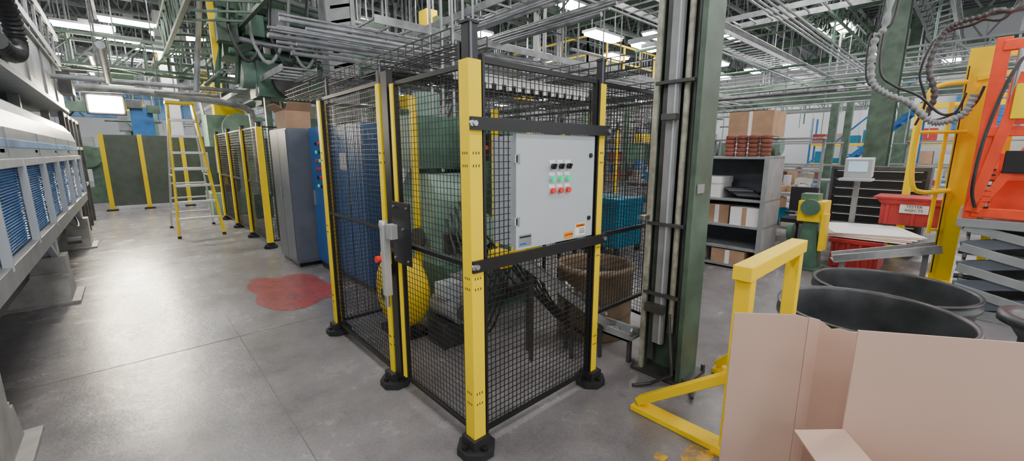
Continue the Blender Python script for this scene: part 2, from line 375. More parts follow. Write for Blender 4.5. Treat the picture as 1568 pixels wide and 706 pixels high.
def patchmat(name,c,lo=.40,hi=.56):
    m=mat(name,c,.35,var=.2,scale=5); nt=m.node_tree;N=nt.nodes;L=nt.links
    n=N.new('ShaderNodeTexNoise'); n.inputs['Scale'].default_value=7; n.inputs['Detail'].default_value=12; n.inputs['Roughness'].default_value=.8
    tc=N.new('ShaderNodeTexCoord'); L.new(tc.outputs['Object'],n.inputs['Vector'])
    r=N.new('ShaderNodeValToRGB'); r.color_ramp.elements[0].position=lo; r.color_ramp.elements[1].position=hi
    r.color_ramp.elements[0].color=(.12,.12,.12,1); r.color_ramp.elements[1].color=(.85,.85,.85,1)
    L.new(n.outputs['Fac'],r.inputs['Fac']); L.new(r.outputs[0],N['Principled BSDF'].inputs['Alpha']); return m
splat('red_floor_marking',1.27,5.3,.38,.66,patchmat('worn_red_floor_paint',(.42,.07,.075),.36,.52),3)
splat('yellow_floor_marking',2.06,.80,.09,.06,patchmat('worn_yellow_floor_paint',(.9,.5,.02)),5)
splat('yellow_floor_marking',1.92,.93,.03,.03,patchmat('worn_yellow_floor_paint2',(.9,.5,.02)),6)
# ---------------------------------------------------------------- cardboard boxes
O=Vector((1.796,.20)); Ds=Vector((.58,-.81)).normalized(); Dn=Vector((.81,.58)).normalized()
def W(s,n,z): p=O+Ds*s+Dn*n; return (p.x,p.y,z)
def slab(b,pts,th,m):
    P=[Vector(p) for p in pts]; nn=(P[1]-P[0]).cross(P[-1]-P[0]).normalized()*th
    n=len(P); vs=[p for p in P]+[p+nn for p in P]
    b.add(vs,[list(range(n))[::-1],[n+i for i in range(n)]]+[(i,(i+1)%n,(i+1)%n+n,i+n) for i in range(n)],m)
b=B('cardboard_box')
slab(b,[W(0,0,.004),W(.9,0,.004),W(.9,0,1.0),W(.0,0,1.0)],.006,CARD)
slab(b,[W(0,-.42,.004),W(.9,-.42,.004),W(.9,-.42,.62),W(0,-.42,.62)],.006,CARD)
slab(b,[W(0,-.42,.004),W(0,0,.004),W(0,0,.62),W(0,-.42,.62)],.006,CARD)
slab(b,[W(.9,-.42,.004),W(.9,0,.004),W(.9,0,.62),W(.9,-.42,.62)],.006,CARD)
slab(b,[W(0,-.42,.01),W(.9,-.42,.01),W(.9,0,.01),W(0,0,.01)],.006,CARD)
slab(b,[W(0,-.42,.62),W(0,-.01,.62),W(-.16,-.02,.60),W(-.16,-.4,.60)],.005,CARD)
b.done()
b=B('cardboard_box')
slab(b,[W(-.33,.21,.004),W(-.06,.21,.004),W(-.06,.21,.955),W(-.10,.21,.965),W(-.33,.21,.955)],.006,CARD)
slab(b,[W(-.06,.21,.004),W(-.005,.24,.004),W(-.005,.24,.94),W(-.03,.225,.95),W(-.06,.21,.955)],.006,CARD)
slab(b,[W(-.33,.21,.004),W(-.13,.74,.004),W(-.13,.74,.60),W(-.33,.21,.80)],.006,CARD)
slab(b,[W(-.13,.74,.004),W(.6,.74,.004),W(.6,.74,.60),W(-.13,.74,.60)],.006,CARD)
slab(b,[W(.005,.33,.004),W(.55,.33,.004),W(.55,.33,.86),W(.16,.33,.865),W(.12,.33,.875),W(.09,.33,.87),W(.05,.33,.90),W(.02,.33,.89),W(.005,.33,.92)],.006,CARD)
slab(b,[W(.6,.33,.004),W(.6,.74,.004),W(.6,.74,.60),W(.6,.33,.60)],.006,CARD)
slab(b,[W(-.33,.21,.01),W(.6,.33,.01),W(.6,.74,.01),W(-.13,.74,.01)],.006,CARD)
b.done()
# ---------------------------------------------------------------- round tubs
def tub(x,y,z1,r,name='round_plastic_tub'):
    b=B(name); h=z1
    b.lathe((x,y,0),[(0,.003),(r*.88,.003),(r*.9,.03),(r*.93,h*.5),(r*.95,h-.10),(r,h-.09),(r,h-.06),(r*.965,h-.05),(r*.97,h-.02),(r*1.0,h-.012),(r,h),(r*.95,h),(r*.94,h-.02),(r*.93,h-.1),(r*.9,h*.5),(r*.86,.04),(0,.035)],RING,72)
    b.done()
tub(3.62,.36,.55,.53); tub(4.98,.38,.43,.58)
b=B('black_spool'); b.lathe((4.16,-.50,0),[(0,.003),(.27,.003),(.28,.03),(.2,.06),(.17,.12),(.17,.42),(.22,.5),(.28,.53),(.28,.58),(.24,.59),(.2,.56),(.14,.5),(0,.48)],RING,48); b.done()
# ---------------------------------------------------------------- left conveyor line
b=B('enclosed_conveyor_line')
ya,yb=1.6,10.4
b.bb(-.75,-.58,ya,yb,.80,.93,MGRY); b.bb(-1.9,-.75,ya,yb,.86,.92,DKST); b.bb(-1.95,-1.9,ya,yb,.5,2.2,MGRY)
b.bb(-.60,-.585,ya,yb,1.50,1.56,OFFW)
n=8
for i in range(n+1):
    y=ya+(yb-ya)*i/n; b.bb(-.62,-.575,y-.018,y+.018,.90,1.56,BXG)
for i in range(n):
    y0=ya+(yb-ya)*i/n+.03; y1=ya+(yb-ya)*(i+1)/n-.03
    b.bb(-.66,-.64,y0,y1,.94,1.5,PBLU)
    for k in range(28): z=.955+k*.0195; b.box(-.63,(y0+y1)/2,z,.014,y1-y0,.006,PBLU,ry=.5)
pr=[(-.60,1.56),(-.60,1.78),(-.64,1.92),(-.72,2.04),(-.85,2.13),(-1.05,2.19),(-1.9,2.22),(-1.9,1.56)]
b.prism(pr,'Y',ya,yb,HOOD)
b.bb(-.603,-.597,ya,yb,1.64,1.70,SKYB)
for i in range(1,6):
    y=ya+(yb-ya)*i/6; b.bb(-.608,-.595,y-.006,y+.006,1.57,1.78,MGRY); b.bb(-.615,-.6,y-.25,y-.1,1.60,1.63,BLK)
for y in(3.15,6.7,10.3):
    b.prism([(y-.30,.02),(y+.30,.02),(y+.2,.26),(y+.15,.26),(y+.15,.30),(y+.12,.30),(y+.12,.50),(y-.16,.50),(y-.16,.30),(y-.20,.30),(y-.20,.26)],'X',-1.3,-.62,CONC)
    b.bb(-1.35,-.55,y-.34,y+.34,.0,.03,CONC); b.bb(-1.2,-.66,y-.2,y+.2,.30,.33,CONC); b.bb(-1.2,-.68,y-.08,y+.08,.5,.82,BXG)
    b.bar((-.7,y-.1,.5),(-.7,y-.7,.82),.05,.05,BXG)
b.cyl((-.5,6.95,.60),(-.62,6.95,.60),.04,DKST); b.tube(cr([(-.6,7.1,.8),(-.55,7.4,.70),(-.56,7.7,.72),(-.6,7.9,.8)],6),.012,RUB)
b.bb(-1.5,-.9,ya,yb,.3,.5,DKST)
for k in range(3): b.cyl((-.7,ya,.76-.05*k),(-.7,yb,.76-.05*k),.012,PIPE,8)
b.done(.003)
b=B('overhead_hopper_unit')
b.bb(-1.9,-.72,5.2,11.5,2.38,3.05,HOOD)
for y in(6.2,7.5,9,10.3): b.bb(-.73,-.70,y-.02,y+.02,2.38,3.05,MGRY); b.bb(-.735,-.715,y+.2,y+.6,2.5,2.8,CGRY)
b.bb(-1.95,-.68,5.15,11.55,2.33,2.39,MGRY); b.bb(-1.95,-.68,5.15,11.55,3.05,3.09,MGRY)
b.bb(-1.6,-.8,5.6,7.2,3.09,3.9,HOOD); b.cyl((-1.2,8.2,3.09),(-1.2,8.2,6),.22,PIPE,16)
b.bar((-.7,6,3.2),(-.7,11.5,3.2),.06,.1,PIPE); b.bar((-.7,6,3.7),(-.7,11.9,3.7),.06,.1,PIPE)
for i in range(8): b.bar((-.7,6+.7*i,3.1),(-.7,6.35+.7*i,3.7),.03,.03,PIPE)
for y in(5.6,8.2,11): b.bb(-1.7,-1.6,y,y+.1,2.2,2.38,MGRY); b.bb(-1.0,-.9,y,y+.1,2.1,2.38,MGRY)
hp=cr([(-.66,5.3,2.95),(-.62,5.55,2.93),(-.60,5.85,2.80),(-.60,5.95,2.60),(-.60,5.80,2.46),(-.62,5.5,2.42),(-.64,5.2,2.46)],10)
b.tube(hp,lambda i:.075 if i%2 else .062,RUB,12)
b.done(.003)
# ---------------------------------------------------------------- ladder
b=B('step_ladder')
lf,rf=Vector((.57,10.03,.03)),Vector((1.28,10.03,.03)); lt,rt=Vector((.72,10.75,2.55)),Vector((1.1,10.75,2.55))
b.bar(lf,lt,.035,.09,YEL); b.bar(rf,rt,.035,.09,YEL)
bl,br=Vector((.55,11.6,.03)),Vector((1.30,11.6,.03)); b.bar(bl,lt+Vector((0,.1,-.05)),.03,.05,ALU); b.bar(br,rt+Vector((0,.1,-.05)),.03,.05,ALU)
for k in range(1,8):
    q=k/8; p=lf.lerp(lt,q); r=rf.lerp(rt,q); b.bar(p,r,.10,.045,ALU)
    p=bl.lerp(lt,q); r=br.lerp(rt,q); b.bar(p,r,.03,.03,ALU)
b.box(.91,10.8,2.57,.46,.28,.05,YEL); b.bar(lf.lerp(lt,.45),bl.lerp(lt,.45),.02,.02,ALU); b.bar(rf.lerp(rt,.45),br.lerp(rt,.45),.02,.02,ALU)
for p in(lf,rf,bl,br): b.box(p.x,p.y,.02,.06,.1,.04,BLKP)
b.done(.003)
# ---------------------------------------------------------------- second cell, far fence
ys=[7.95,9.25,10.7,12.2]
for y in ys: post(1.65,y,w=.09,ext=.08,slots=False).done(.004)
for a,c2 in zip(ys,ys[1:]):
    b=B('safety_fence_panel'); b.grid((1.65,a+.06),(1.65,c2-.06),.12,2.02,.05,.05,.005,WIRE); b.bar((1.64,a,1.1),(1.64,c2,1.1),.02,.04,BLK); b.done()
b=B('safety_fence_panel'); b.grid((1.7,7.95),(2.7,7.95),.12,2.02,.05,.05,.005,WIRE); b.done(); post(2.75,7.95,w=.07,slots=False).done()
DPAN=mat('dark_green_screen',(.07,.09,.075),.3,var=.2)
b=B('welding_screen')
b.bb(-.4,4.5,16.3,16.33,.12,2.1,DPAN)
for x in(-.45,.35,1.3,2.3,3.4,4.5): b.bb(x-.05,x+.05,16.22,16.32,.0,2.12,YEL)
for x in(-.45,.35,1.3): b.box(x,16.2,.02,.25,.25,.04,BLK)
b.done()
# cabinets
b=B('grey_storage_cabinet'); b.bb(1.62,2.08,6.26,7.12,.06,1.93,CGRY); b.bb(1.65,2.05,6.3,7.1,.0,.06,BLK)
b.bb(1.612,1.62,6.28,6.685,.09,1.91,CGRY); b.bb(1.612,1.62,6.695,7.10,.09,1.91,CGRY); b.box(1.605,6.72,1.05,.02,.02,.16,STEEL)
b.bb(1.64,2.06,6.252,6.26,.09,1.9,CGRY); b.done(.006)
b=B('cardboard_box'); b.bb(1.68,2.0,6.45,6.95,1.935,2.18,CARD2); 
slab(b,[(1.68,6.45,2.18),(1.68,6.95,2.18),(1.55,6.95,2.25),(1.55,6.45,2.25)],.005,CARD2); slab(b,[(1.68,6.45,2.18),(2.0,6.45,2.18),(2.0,6.35,2.28),(1.7,6.35,2.28)],.005,CARD2); b.done()
b=B('blue_control_cabinet'); b.bb(1.87,2.4,5.42,6.15,.1,1.93,BLU); b.bb(1.9,2.38,5.45,6.12,0,.1,DKST)
b.bb(1.86,1.87,5.45,6.12,.13,1.9,BLU)
for i in range(6):
    for k in range(3): b.cyl((1.862,5.62+k*.12,1.72-i*.11),(1.845,5.62+k*.12,1.72-i*.11),.022,(REDB,REDB,BLK,GRNB)[(i+k)%4],10)
b.bb(1.855,1.861,5.5,5.62,1.5,1.85,WHT); b.box(1.85,6.05,1.0,.02,.03,.2,STEEL)
b.done(.004)
b=B('blue_electrical_cabinet'); b.bb(1.92,2.35,4.5,5.38,.08,1.93,BLU); b.bb(1.94,2.33,4.52,5.36,0,.08,DKST); b.bb(1.912,1.92,4.53,4.93,.11,1.9,BLU);b.bb(1.912,1.92,4.95,5.35,.11,1.9,BLU); b.box(1.905,4.9,1.1,.02,.02,.2,STEEL)
b.bb(1.906,1.912,5.0,5.2,1.4,1.6,WHT); b.done(.004)
# ---------------------------------------------------------------- machines in the cell
b=B('green_press_machine')
b.bb(2.05,3.2,3.15,4.2,.0,.55,GRN); b.bb(2.05,2.6,3.3,4.1,.55,1.15,LGRN)
b.prism([(3.3,1.15),(4.1,1.15),(3.9,1.4),(3.5,1.4)],'X',2.1,2.55,LGRN)
b.bb(2.75,3.2,3.3,4.2,.55,1.95,GRN); b.bb(2.0,3.2,3.6,4.2,1.45,1.95,GRN)
b.cyl((2.35,3.9,1.4),(2.35,3.9,2.2),.14,LGRN,20); b.cyl((2.35,3.15,.9),(2.35,3.0,.9),.16,LGRN,24)
for i in range(6): b.tube([(2.1+.05*i,3.2,1.0+.05*i),(2.0+.05*i,2.9,.7+.05*i),(2.2+.1*i,2.7,.3),(2.5,3.0,.2)],.012,RUB)
b.box(2.2,3.1,.35,.25,.15,.3,MGRY); b.cyl((2.7,3.1,.25),(3.1,3.1,.25),.09,DKST,16); b.cyl((2.0,3.5,.8),(1.95,3.5,.8),.1,DKST)
for i in range(9): b.box(2.9,3.28,.7+.13*i,.2,.04,.03,DKST)
b.box(2.3,3.27,.75,.35,.06,.2,DKST); b.box(2.6,3.25,1.65,.4,.08,.25,BLK); b.cyl((2.55,3.2,1.65),(2.55,3.16,1.65),.02,REDB)
b.bar((2.62,3.12,.56),(2.62,3.12,2.0),.05,.05,YEL); b.bar((2.0,3.55,.05),(2.0,3.55,2.1),.05,.05,YEL)
for i in range(5): b.cyl((2.15+.12*i,3.45,1.95),(2.15+.12*i,3.45,H-1.3),.012,PIPE,6)
b.box(2.95,3.26,1.2,.25,.05,.35,BXG)
b.done(.008)
b=B('yellow_cable_reel')
b.lathe((1.68,3.30,.40),[(0,-.14),(.2,-.14),(.29,-.11),(.32,-.06),(.33,0),(.32,.06),(.29,.11),(.2,.14),(0,.14)],YELW,40,'X')
b.bb(1.55,1.82,3.1,3.5,0,.06,BLK); b.bar((1.68,3.15,.05),(1.68,3.3,.4),.05,.05,BLK); b.bar((1.68,3.45,.05),(1.68,3.3,.4),.05,.05,BLK)
b.cyl((1.5,3.3,.4),(1.86,3.3,.4),.05,DKST); b.done()
b=B('hydraulic_motor_unit'); b.bb(1.75,2.0,2.75,3.0,.0,.22,DKST); b.cyl((1.87,2.65,.33),(1.87,3.0,.33),.1,MGRY,20); b.box(1.87,2.85,.48,.18,.16,.12,BXG); b.cyl((1.87,2.6,.33),(1.87,2.65,.33),.06,DKST); b.done(.004)
b=B('inclined_parts_chute')
a0=Vector((2.12,2.28,.80)); a1=Vector((2.70,1.86,.24)); d=(a1-a0); side=Vector((d.y,-d.x,0)).normalized()*.09
for k in range(-3,4): b.bar(a0+side*k/3,a1+side*k/3,.014,.02,STEEL)
for s in(-1.1,1.1): b.bar(a0+side*s+Vector((0,0,.03)),a1+side*s+Vector((0,0,.03)),.015,.06,MGRY)
for k in range(9): p=a0+d*(k/8); b.bar(p-side*1.1,p+side*1.1,.02,.012,DKST)
for q in(.15,.6,.92):
    p=a0+d*q
    for s in(-1,1): b.bar(p+side*s,(p.x+side.x*s,p.y+side.y*s,.0),.025,.025,DKST)
b.box(2.2,2.26,.86,.16,.16,.10,YELW); b.box(2.05,2.38,.80,.12,.16,.12,YELW)
for i in range(5): b.tube([a0+Vector((.05*i,.1,0)),(2.3,2.3-.05*i,.5),(2.5,2.2-.03*i,.25),(2.72,1.95,.04)],.01,RUB)
for i in range(5): b.tube(cr([a0+Vector((-.1+.04*i,.1,.05)),(1.9+.05*i,2.4,.5),(1.75+.08*i,2.5,.2),(1.7+.1*i,2.7,.03)],6),.011,RUB)
for i in range(16):
    p=a0+d*R.uniform(.5,1.0); b.box(p.x,p.y,p.z+.05+R.uniform(0,.05),.09,.025,.025,STEEL,rz=R.uniform(0,3),ry=R.uniform(-.5,.5))
b.bb(2.62,2.78,1.58,1.9,.20,.22,MGRY); b.bb(2.62,2.64,1.58,1.9,.20,.27,MGRY); b.bb(2.76,2.78,1.58,1.9,.20,.27,MGRY); b.bar((2.7,1.62,0),(2.7,1.62,.2),.03,.03,DKST)
for i in range(5): b.box(2.70+R.uniform(-.03,.03),1.62+.05*i,.245,.07,.02,.03,STEEL,rz=R.uniform(0,3))
b.done(.002)
b=B('fiber_drum'); b.lathe((3.02,2.20,0),[(0,.003),(.32,.003),(.33,.02),(.33,.58),(.345,.585),(.345,.63),(.31,.635),(.31,.60),(.305,.1),(0,.1)],CARDD,40)
b.lathe((3.02,2.20,0),[(.332,.2),(.336,.205),(.332,.21)],DKST,40); b.lathe((3.02,2.2,0),[(0,.5),(.30,.5)],DKST,30); b.done()
b=B('work_stand'); 
for x,y in((3.25,2.62),(3.5,2.62),(3.25,3.05),(3.5,3.05)): b.bar((x,y,0),(x,y,.7),.03,.03,BLK)
b.bb(3.22,3.53,2.6,3.08,.7,.73,BLK); b.bb(3.3,3.45,2.8,3.0,.73,.86,DKST); b.cyl((3.4,2.7,.73),(3.4,2.7,.95),.05,STEEL); b.done(.002)
b=B('blue_storage_bin'); b.bb(5.5,6.2,3.6,4.4,.12,.88,TEAL); b.bb(5.47,6.23,3.57,4.43,.80,.9,TEAL)
for i in range(5): b.bb(5.485,5.5,3.7+i*.16,3.74+i*.16,.15,.8,TEAL)
for x,y in((5.55,3.65),(6.15,3.65),(5.55,4.35),(6.15,4.35)): b.cyl((x,y,0),(x,y,.12),.05,BLK)
b.done(.01)
for x in(4.6,5.4,6.2,7.0): post(x,4.7,w=.06,slots=False).done()
b=B('safety_fence_panel'); b.grid((4.6,4.7),(7.0,4.7),.12,2.02,.06,.06,.004,WIRE); b.done()
# ---------------------------------------------------------------- shelf unit
b=B('grey_shelf_unit'); sx0,sx1,sy0,sy1=6.1,6.75,1.80,3.5
b.bb(sx0,sx1,sy0,sy0+.02,0,1.56,MGRY); b.bb(sx0,sx1,sy1-.02,sy1,0,1.56,MGRY); b.bb(sx1-.01,sx1,sy0,sy1,0,1.56,CGRY)
b.bb(sx0-.015,sx0,sy0-.01,sy0+.05,0,1.56,MGRY)
for z in(.06,.31,.62,.98,1.55): b.bb(sx0-.01,sx1,sy0,sy1,z-.03,z,MGRY)
b.done(.002)
def carton(x,y,z,sx,sy,sz,m,name='cardboard_box',lid=False):
    b=B(name); b.box(x,y,z+sz/2+.001,sx,sy,sz,m); b.box(x,y,z+sz+.002,sx+.01,sy*.48,.004,m); b.box(x-sx/2-.001,y,z+sz*.5,.002,.06,sz*.98,WHT if m!=WHT else CARD2)
    if lid: b.box(x,y,z+sz*.85,sx+.02,sy+.02,sz*.32,m)
    return b.done(.002)
carton(6.35,2.62,.98,.4,.46,.29,WHT,lid=True)
carton(6.35,2.42,.62,.35,.32,.26,CARD2); o=carton(6.3,2.04,.62,.35,.36,.25,WHT)
b=B('teal_plastic_bin'); b.bb(6.15,6.5,2.66,2.93,.625,.82,TEAL); b.bb(6.13,6.52,2.64,2.95,.80,.84,TEAL); b.done(.005)
b=B('green_carton'); b.bb(6.12,6.4,2.54,2.9,.065,.27,WHT); b.bb(6.115,6.12,2.55,2.89,.1,.22,LGRN); ob=b.done(); 
carton(6.3,2.20,.06,.4,.44,.20,CARD2)
b=B('ring_binders')
for i in range(6): b.box(6.35,2.0+i*.05,1.0+.02*i+.01,.3,.3,.02,(BLK,CGRY,DKST)[i%3],rz=.1*i)
b.done(.002)
b=B('stacked_castings')
for i in range(4):
    for k in range(5): b.lathe((6.35,1.93+i*.15,1.552+.058*k),[(0,0),(.06,0),(.068,.01),(.068,.045),(.058,.056),(0,.056)],BRN,14)
b.done()
b=B('metal_parts_tray'); b.bb(6.2,6.6,2.75,3.3,1.552,1.60,DKST)
for i in range(9): b.cyl((6.25+.03*i,2.8+.05*i,1.6),(6.3+.03*i,2.8+.05*i,1.66),.02,STEEL)
b.done()
# ---------------------------------------------------------------- right area objects
b=B('bench_grinder_pedestal'); x,y=6.95,1.43
b.bb(x-.2,x+.2,y-.16,y+.16,0,.04,GRN); b.prism([(y-.13,.04),(y+.13,.04),(y+.08,.7),(y-.08,.7)],'X',x-.13,x+.13,GRN)
b.box(x,y,.82,.36,.3,.28,YELW); b.box(x-.1,y-.16,.55,.2,.06,.5,YELW); b.cyl((x-.19,y,.88),(x-.24,y,.88),.11,GRN,20); b.box(x+.03,y+.05,1.0,.25,.2,.1,GRN); b.cyl((x-.05,y+.2,.5),(x-.05,y+.26,.5),.12,GRN,20)
b.cyl((x-.16,y+.18,.78),(x-.16,y+.3,.78),.02,BLK); b.done(.006)
b=B('red_crate'); b.bb(7.3,7.9,.72,1.25,.0,.42,RED); b.bb(7.27,7.93,.69,1.28,.36,.42,RED)
for i in range(4): b.bb(7.27,7.3,.77+i*.13,.81+i*.13,.02,.38,RED)
b.done(.006)
b=B('flat_cardboard_stack')
for i in range(5): b.box(7.85+.04*i,.98,.44+.012*i,1.1,1.0,.008,CARD if i%2 else WHT,rz=.1*i)
b.done()
b=B('parts_slide_chute'); p0=(6.30,1.05,.30);p1=(6.62,.16,.52)
b.bar(p0,p1,.24,.015,STEEL); b.bar((6.19,1.02,.34),(6.51,.13,.56),.012,.09,STEEL); b.bar((6.41,1.08,.34),(6.73,.19,.56),.012,.09,STEEL)
for p in((6.33,.95,.32),(6.58,.25,.49)): b.bar((p[0],p[1],0),p,.05,.05,MGRY)
b.done(.002)
b=B('red_reject_bin'); b.bb(8.6,9.2,.16,.92,.52,.84,RED); b.prism([(.16,.84),(.92,.84),(.99,.92),(.09,.92)],'X',8.56,9.24,RED); b.bb(8.54,9.26,.06,1.02,.91,.94,RED); 
for yy in(.24,.54,.84): b.bb(8.58,8.6,yy-.02,yy+.02,.52,.84,RED)
for xx,yy in((8.65,.19),(9.15,.19),(8.65,.89),(9.15,.89)): b.bar((xx,yy,0),(xx,yy,.52),.05,.05,DKST)
b.bb(8.6,9.2,.14,.94,.2,.24,DKST); b.bb(8.572,8.578,.38,.70,.71,.84,WHT); ob=b.done(.004)
text(ob,'TESTER\nREJECTS',(8.568,.54,.78),.055,(math.pi/2,0,-math.pi/2),BLK)
b=B('drawer_tool_cabinet'); b.bb(10.2,10.8,.5,1.9,.1,1.35,DKST)
for i in range(7): b.bb(10.18,10.2,.55,1.85,.16+i*.165,.30+i*.165,BLK); b.bb(10.165,10.18,.6,1.8,.27+i*.165,.285+i*.165,ALU)
for xx,yy in((10.3,.6),(10.7,.6),(10.3,1.8),(10.7,1.8)): b.cyl((xx,yy,0),(xx,yy,.1),.05,BLK)
b.done(.004)
b=B('operator_terminal'); x,y=8.6,1.25
b.bar((x,y,0),(x,y,1.2),.07,.07,MGRY); b.box(x,y,.02,.4,.36,.04,MGRY); b.box(x,y,1.37,.22,.34,.30,BXG,ry=-.12); b.box(x-.125,y,1.39,.01,.24,.16,SCRN,ry=-.12); b.box(x-.1,y,1.19,.35,.40,.04,BXG); b.done(.005)
b=B('chair_on_casters'); x,y=8.0,1.85
b.cyl((x,y,.08),(x,y,.5),.025,BLK); b.box(x,y,.53,.4,.4,.07,BLKP); b.box(x+.2,y,.85,.06,.38,.4,BLKP)
for k in range(5):
    a=k*1.257; b.bar((x,y,.1),(x+.26*math.cos(a),y+.26*math.sin(a),.07),.04,.03,BLK); b.cyl((x+.26*math.cos(a)-.02,y+.26*math.sin(a),.03),(x+.26*math.cos(a)+.02,y+.26*math.sin(a),.03),.03,BLK)
b.done(.01)
def bench(x0,x1,y0,y1,h=.9,items=8,name='assembly_workbench',seed=1):
    rr=random.Random(seed); b=B(name)
    b.bb(x0,x1,y0,y1,h-.05,h,MGRY); b.bb(x0+.05,x1-.05,y0+.05,y1-.05,.25,.28,MGRY)
    for xx in(x0+.04,x1-.04):
        for yy in(y0+.04,y1-.04): b.bar((xx,yy,0),(xx,yy,h-.05),.06,.06,MGRY)
    for i in range(items):
        xx=rr.uniform(x0+.15,x1-.15);yy=rr.uniform(y0+.15,y1-.15); s=rr.uniform(.1,.3); hh=rr.uniform(.08,.35)
        for lev in((h,) if i%3 else (h,.28)):
            m=rr.choice([BXG,CARD2,BRN,DKST,STEEL,OFFW,BXG,TEAL,CREAM,RED])
            if rr.random()<.35: b.cyl((xx,yy,lev),(xx,yy,lev+hh),s*.4,m,14)
            else: b.box(xx,yy,lev+hh/2,s,s*1.2,hh,m,rz=rr.uniform(0,.6)); b.box(xx,yy,lev+hh,s*.6,s*.6,.04,m)
    b.bb(x1-.06,x1,y0,y1,1.25,1.3,MGRY); b.bar((x1-.03,y0+.03,h),(x1-.03,y0+.03,1.9),.04,.04,MGRY); b.bar((x1-.03,y1-.03,h),(x1-.03,y1-.03,1.9),.04,.04,MGRY); b.bb(x1-.3,x1,y0,y1,1.85,1.88,MGRY)
    b.done(.003)
bench(8.6,9.5,1.9,3.9,items=20,seed=4); bench(9.6,10.4,4.1,6.2,items=14,seed=8); bench(13,14,-1,1.2,items=12,seed=2); bench(13.5,14.4,2.5,5,items=14,seed=12); bench(11,11.9,2.4,4.6,items=16,seed=22); bench(16,17,0,2.2,items=12,seed=23); bench(12.6,13.4,5.5,7.6,items=12,seed=24)
carton(8.9,2.9,1.9,.7,.75,.45,CARD2); 
b=B('yellow_access_platform'); q=.13
b.box(7.5,q,1.4,.09,.2,2.8,YEL); b.box(7.5,q-.32,1.4,.06,.08,2.8,YEL)
for z in(.9,1.35,1.8,2.25,2.7): b.bar((7.5,q,z),(7.5,q-.32,z),.05,.05,YEL)
b.tube(cr([(7.42,q+.05,1.15),(7.3,.42,1.12),(7.25,.52,1.25),(7.25,.55,1.8),(7.25,.50,2.3),(7.3,.40,2.40),(7.42,q+.05,2.42)],6),.028,YEL)
b.tube([(7.42,q,1.85),(7.25,.54,1.85)],.022,YEL); b.bar((7.45,q,2.45),(7.45,-.9,2.6),.05,.05,YEL)
b.tube([(7.4,.30,.6),(7.4,.30,2.2)],.022,YEL); b.bar((7.4,.3,.65),(7.5,q,.65),.03,.03,YEL); b.bar((7.4,.3,2.15),(7.5,q,2.15),.03,.03,YEL)
b.box(7.5,q,.01,.3,.3,.02,YEL); b.box(7.5,-.2,.01,.2,.2,.02,YEL)
b.bar((7.42,q+.08,.1),(7.42,q+.08,2.6),.012,.012,BLK)
b.done(.004)
b=B('yellow_post'); b.box(9.8,.75,1.2,.10,.10,2.4,YEL); b.box(9.8,.75,.01,.3,.3,.02,YEL); b.bar((9.8,.75,2.35),(9.8,-1.5,2.35),.08,.08,YEL); b.box(9.8,-1.5,1.2,.12,.12,2.4,YEL); b.done()
b=B('scissor_lift_table'); q=.56
b.bb(5.95,7.3,-1.5+q,-.55+q,.0,.10,MGRY); b.bb(5.9,7.35,-1.55+q,-.5+q,.90,.98,MGRY)
for yy in(-1.45+q,-.6+q):
    for k in range(3):
        z0=.12+.25*k; b.bar((6.0,yy,z0),(7.2,yy,z0+.27),.03,.07,MGRY); b.bar((7.2,yy,z0),(6.0,yy,z0+.27),.03,.07,MGRY)
for k in range(4): b.cyl((6.02,-1.5+q,.14+.25*k),(6.02,-.55+q,.14+.25*k),.025,DKST)
for k in range(4):
    z0=.1+.2*k; b.bar((5.96,-.56+q,z0),(5.96,-1.4+q,z0+.2),.05,.10,CGRY); b.bar((5.93,-1.4+q,z0),(5.93,-.56+q,z0+.2),.04,.08,MGRY)
b.bb(6.2,7.2,-1.3+q,-.8+q,.1,.9,DKST)
b.done(.004)
b=B('orange_lift_machine')
for yy in(-1.45+q,-.58+q):
    for xx in(5.98,7.2): b.box(xx,yy,1.80,.1,.1,1.64,ORG)
for z in(1.0,1.35,1.75,2.5): b.bb(5.92,5.99,-1.45+q,-.58+q,z,z+.09,ORG); b.bb(5.95,7.2,-.62+q,-.54+q,z,z+.08,ORG)
b.bb(6.15,7.1,-1.35+q,-.7+q,1.0,1.6,ORG); b.bb(6.08,7.1,-1.35+q,-.68+q,1.9,2.3,ORG); b.bar((5.93,-.58+q,1.05),(5.93,-.75+q,2.3),.06,.08,ORG)
b.bar((5.92,-.6+q,1.05),(5.92,-.9+q,1.75),.04,.07,ORG)
b.bb(5.88,5.92,-.95+q,-.72+q,1.42,1.62,BLK); b.bb(5.88,5.92,-.80+q,-.70+q,1.9,2.2,YEL); b.cyl((5.93,-.7+q,1.8),(5.93,-.7+q,2.5),.03,STEEL)
b.tube(cr([(5.9,-.6+q,1.1),(5.8,-.56+q,1.3),(5.82,-.58+q,1.8),(5.9,-.7+q,2.4),(6.2,-1+q,2.8)],6),.015,RUB)
for k in range(8): b.box(5.92,-.66+q,1.1+.05*k,.04,.06,.015,BLK)
b.done(.006)
b=B('hanging_cable_chain')
P1=[(6,.82,5.6),(6,.82,3.14),(6,.90,2.78),(6,.88,2.38),(6,.75,2.22),(6,.55,2.10),(6,.38,1.92),(6,.28,1.90),(6,.15,1.97),(6.0,.10,2.15)]
pts=cr(P1,14); b.tube(pts,lambda i:.034 if i%3 else .018,MGRY,8)
b.tube([p+Vector((.1,-.05,.08)) for p in pts],.012,RUB,6); b.tube([p+Vector((.1,.06,.03)) for p in pts],.01,RUB,6)
P2=[(6.4,.45,1.95),(6.4,.40,2.2),(6.4,.48,2.5),(6.4,.42,2.8),(6.4,.30,2.9),(6.4,.1,2.95),(6.4,-.15,3.2),(6.5,-.3,5.6)]
pts=cr(P2,14); b.tube(pts,lambda i:.030 if i%3 else .02,DKST,8); b.tube([p+Vector((.1,.07,-.05)) for p in pts],.012,RUB,6)
b.done()
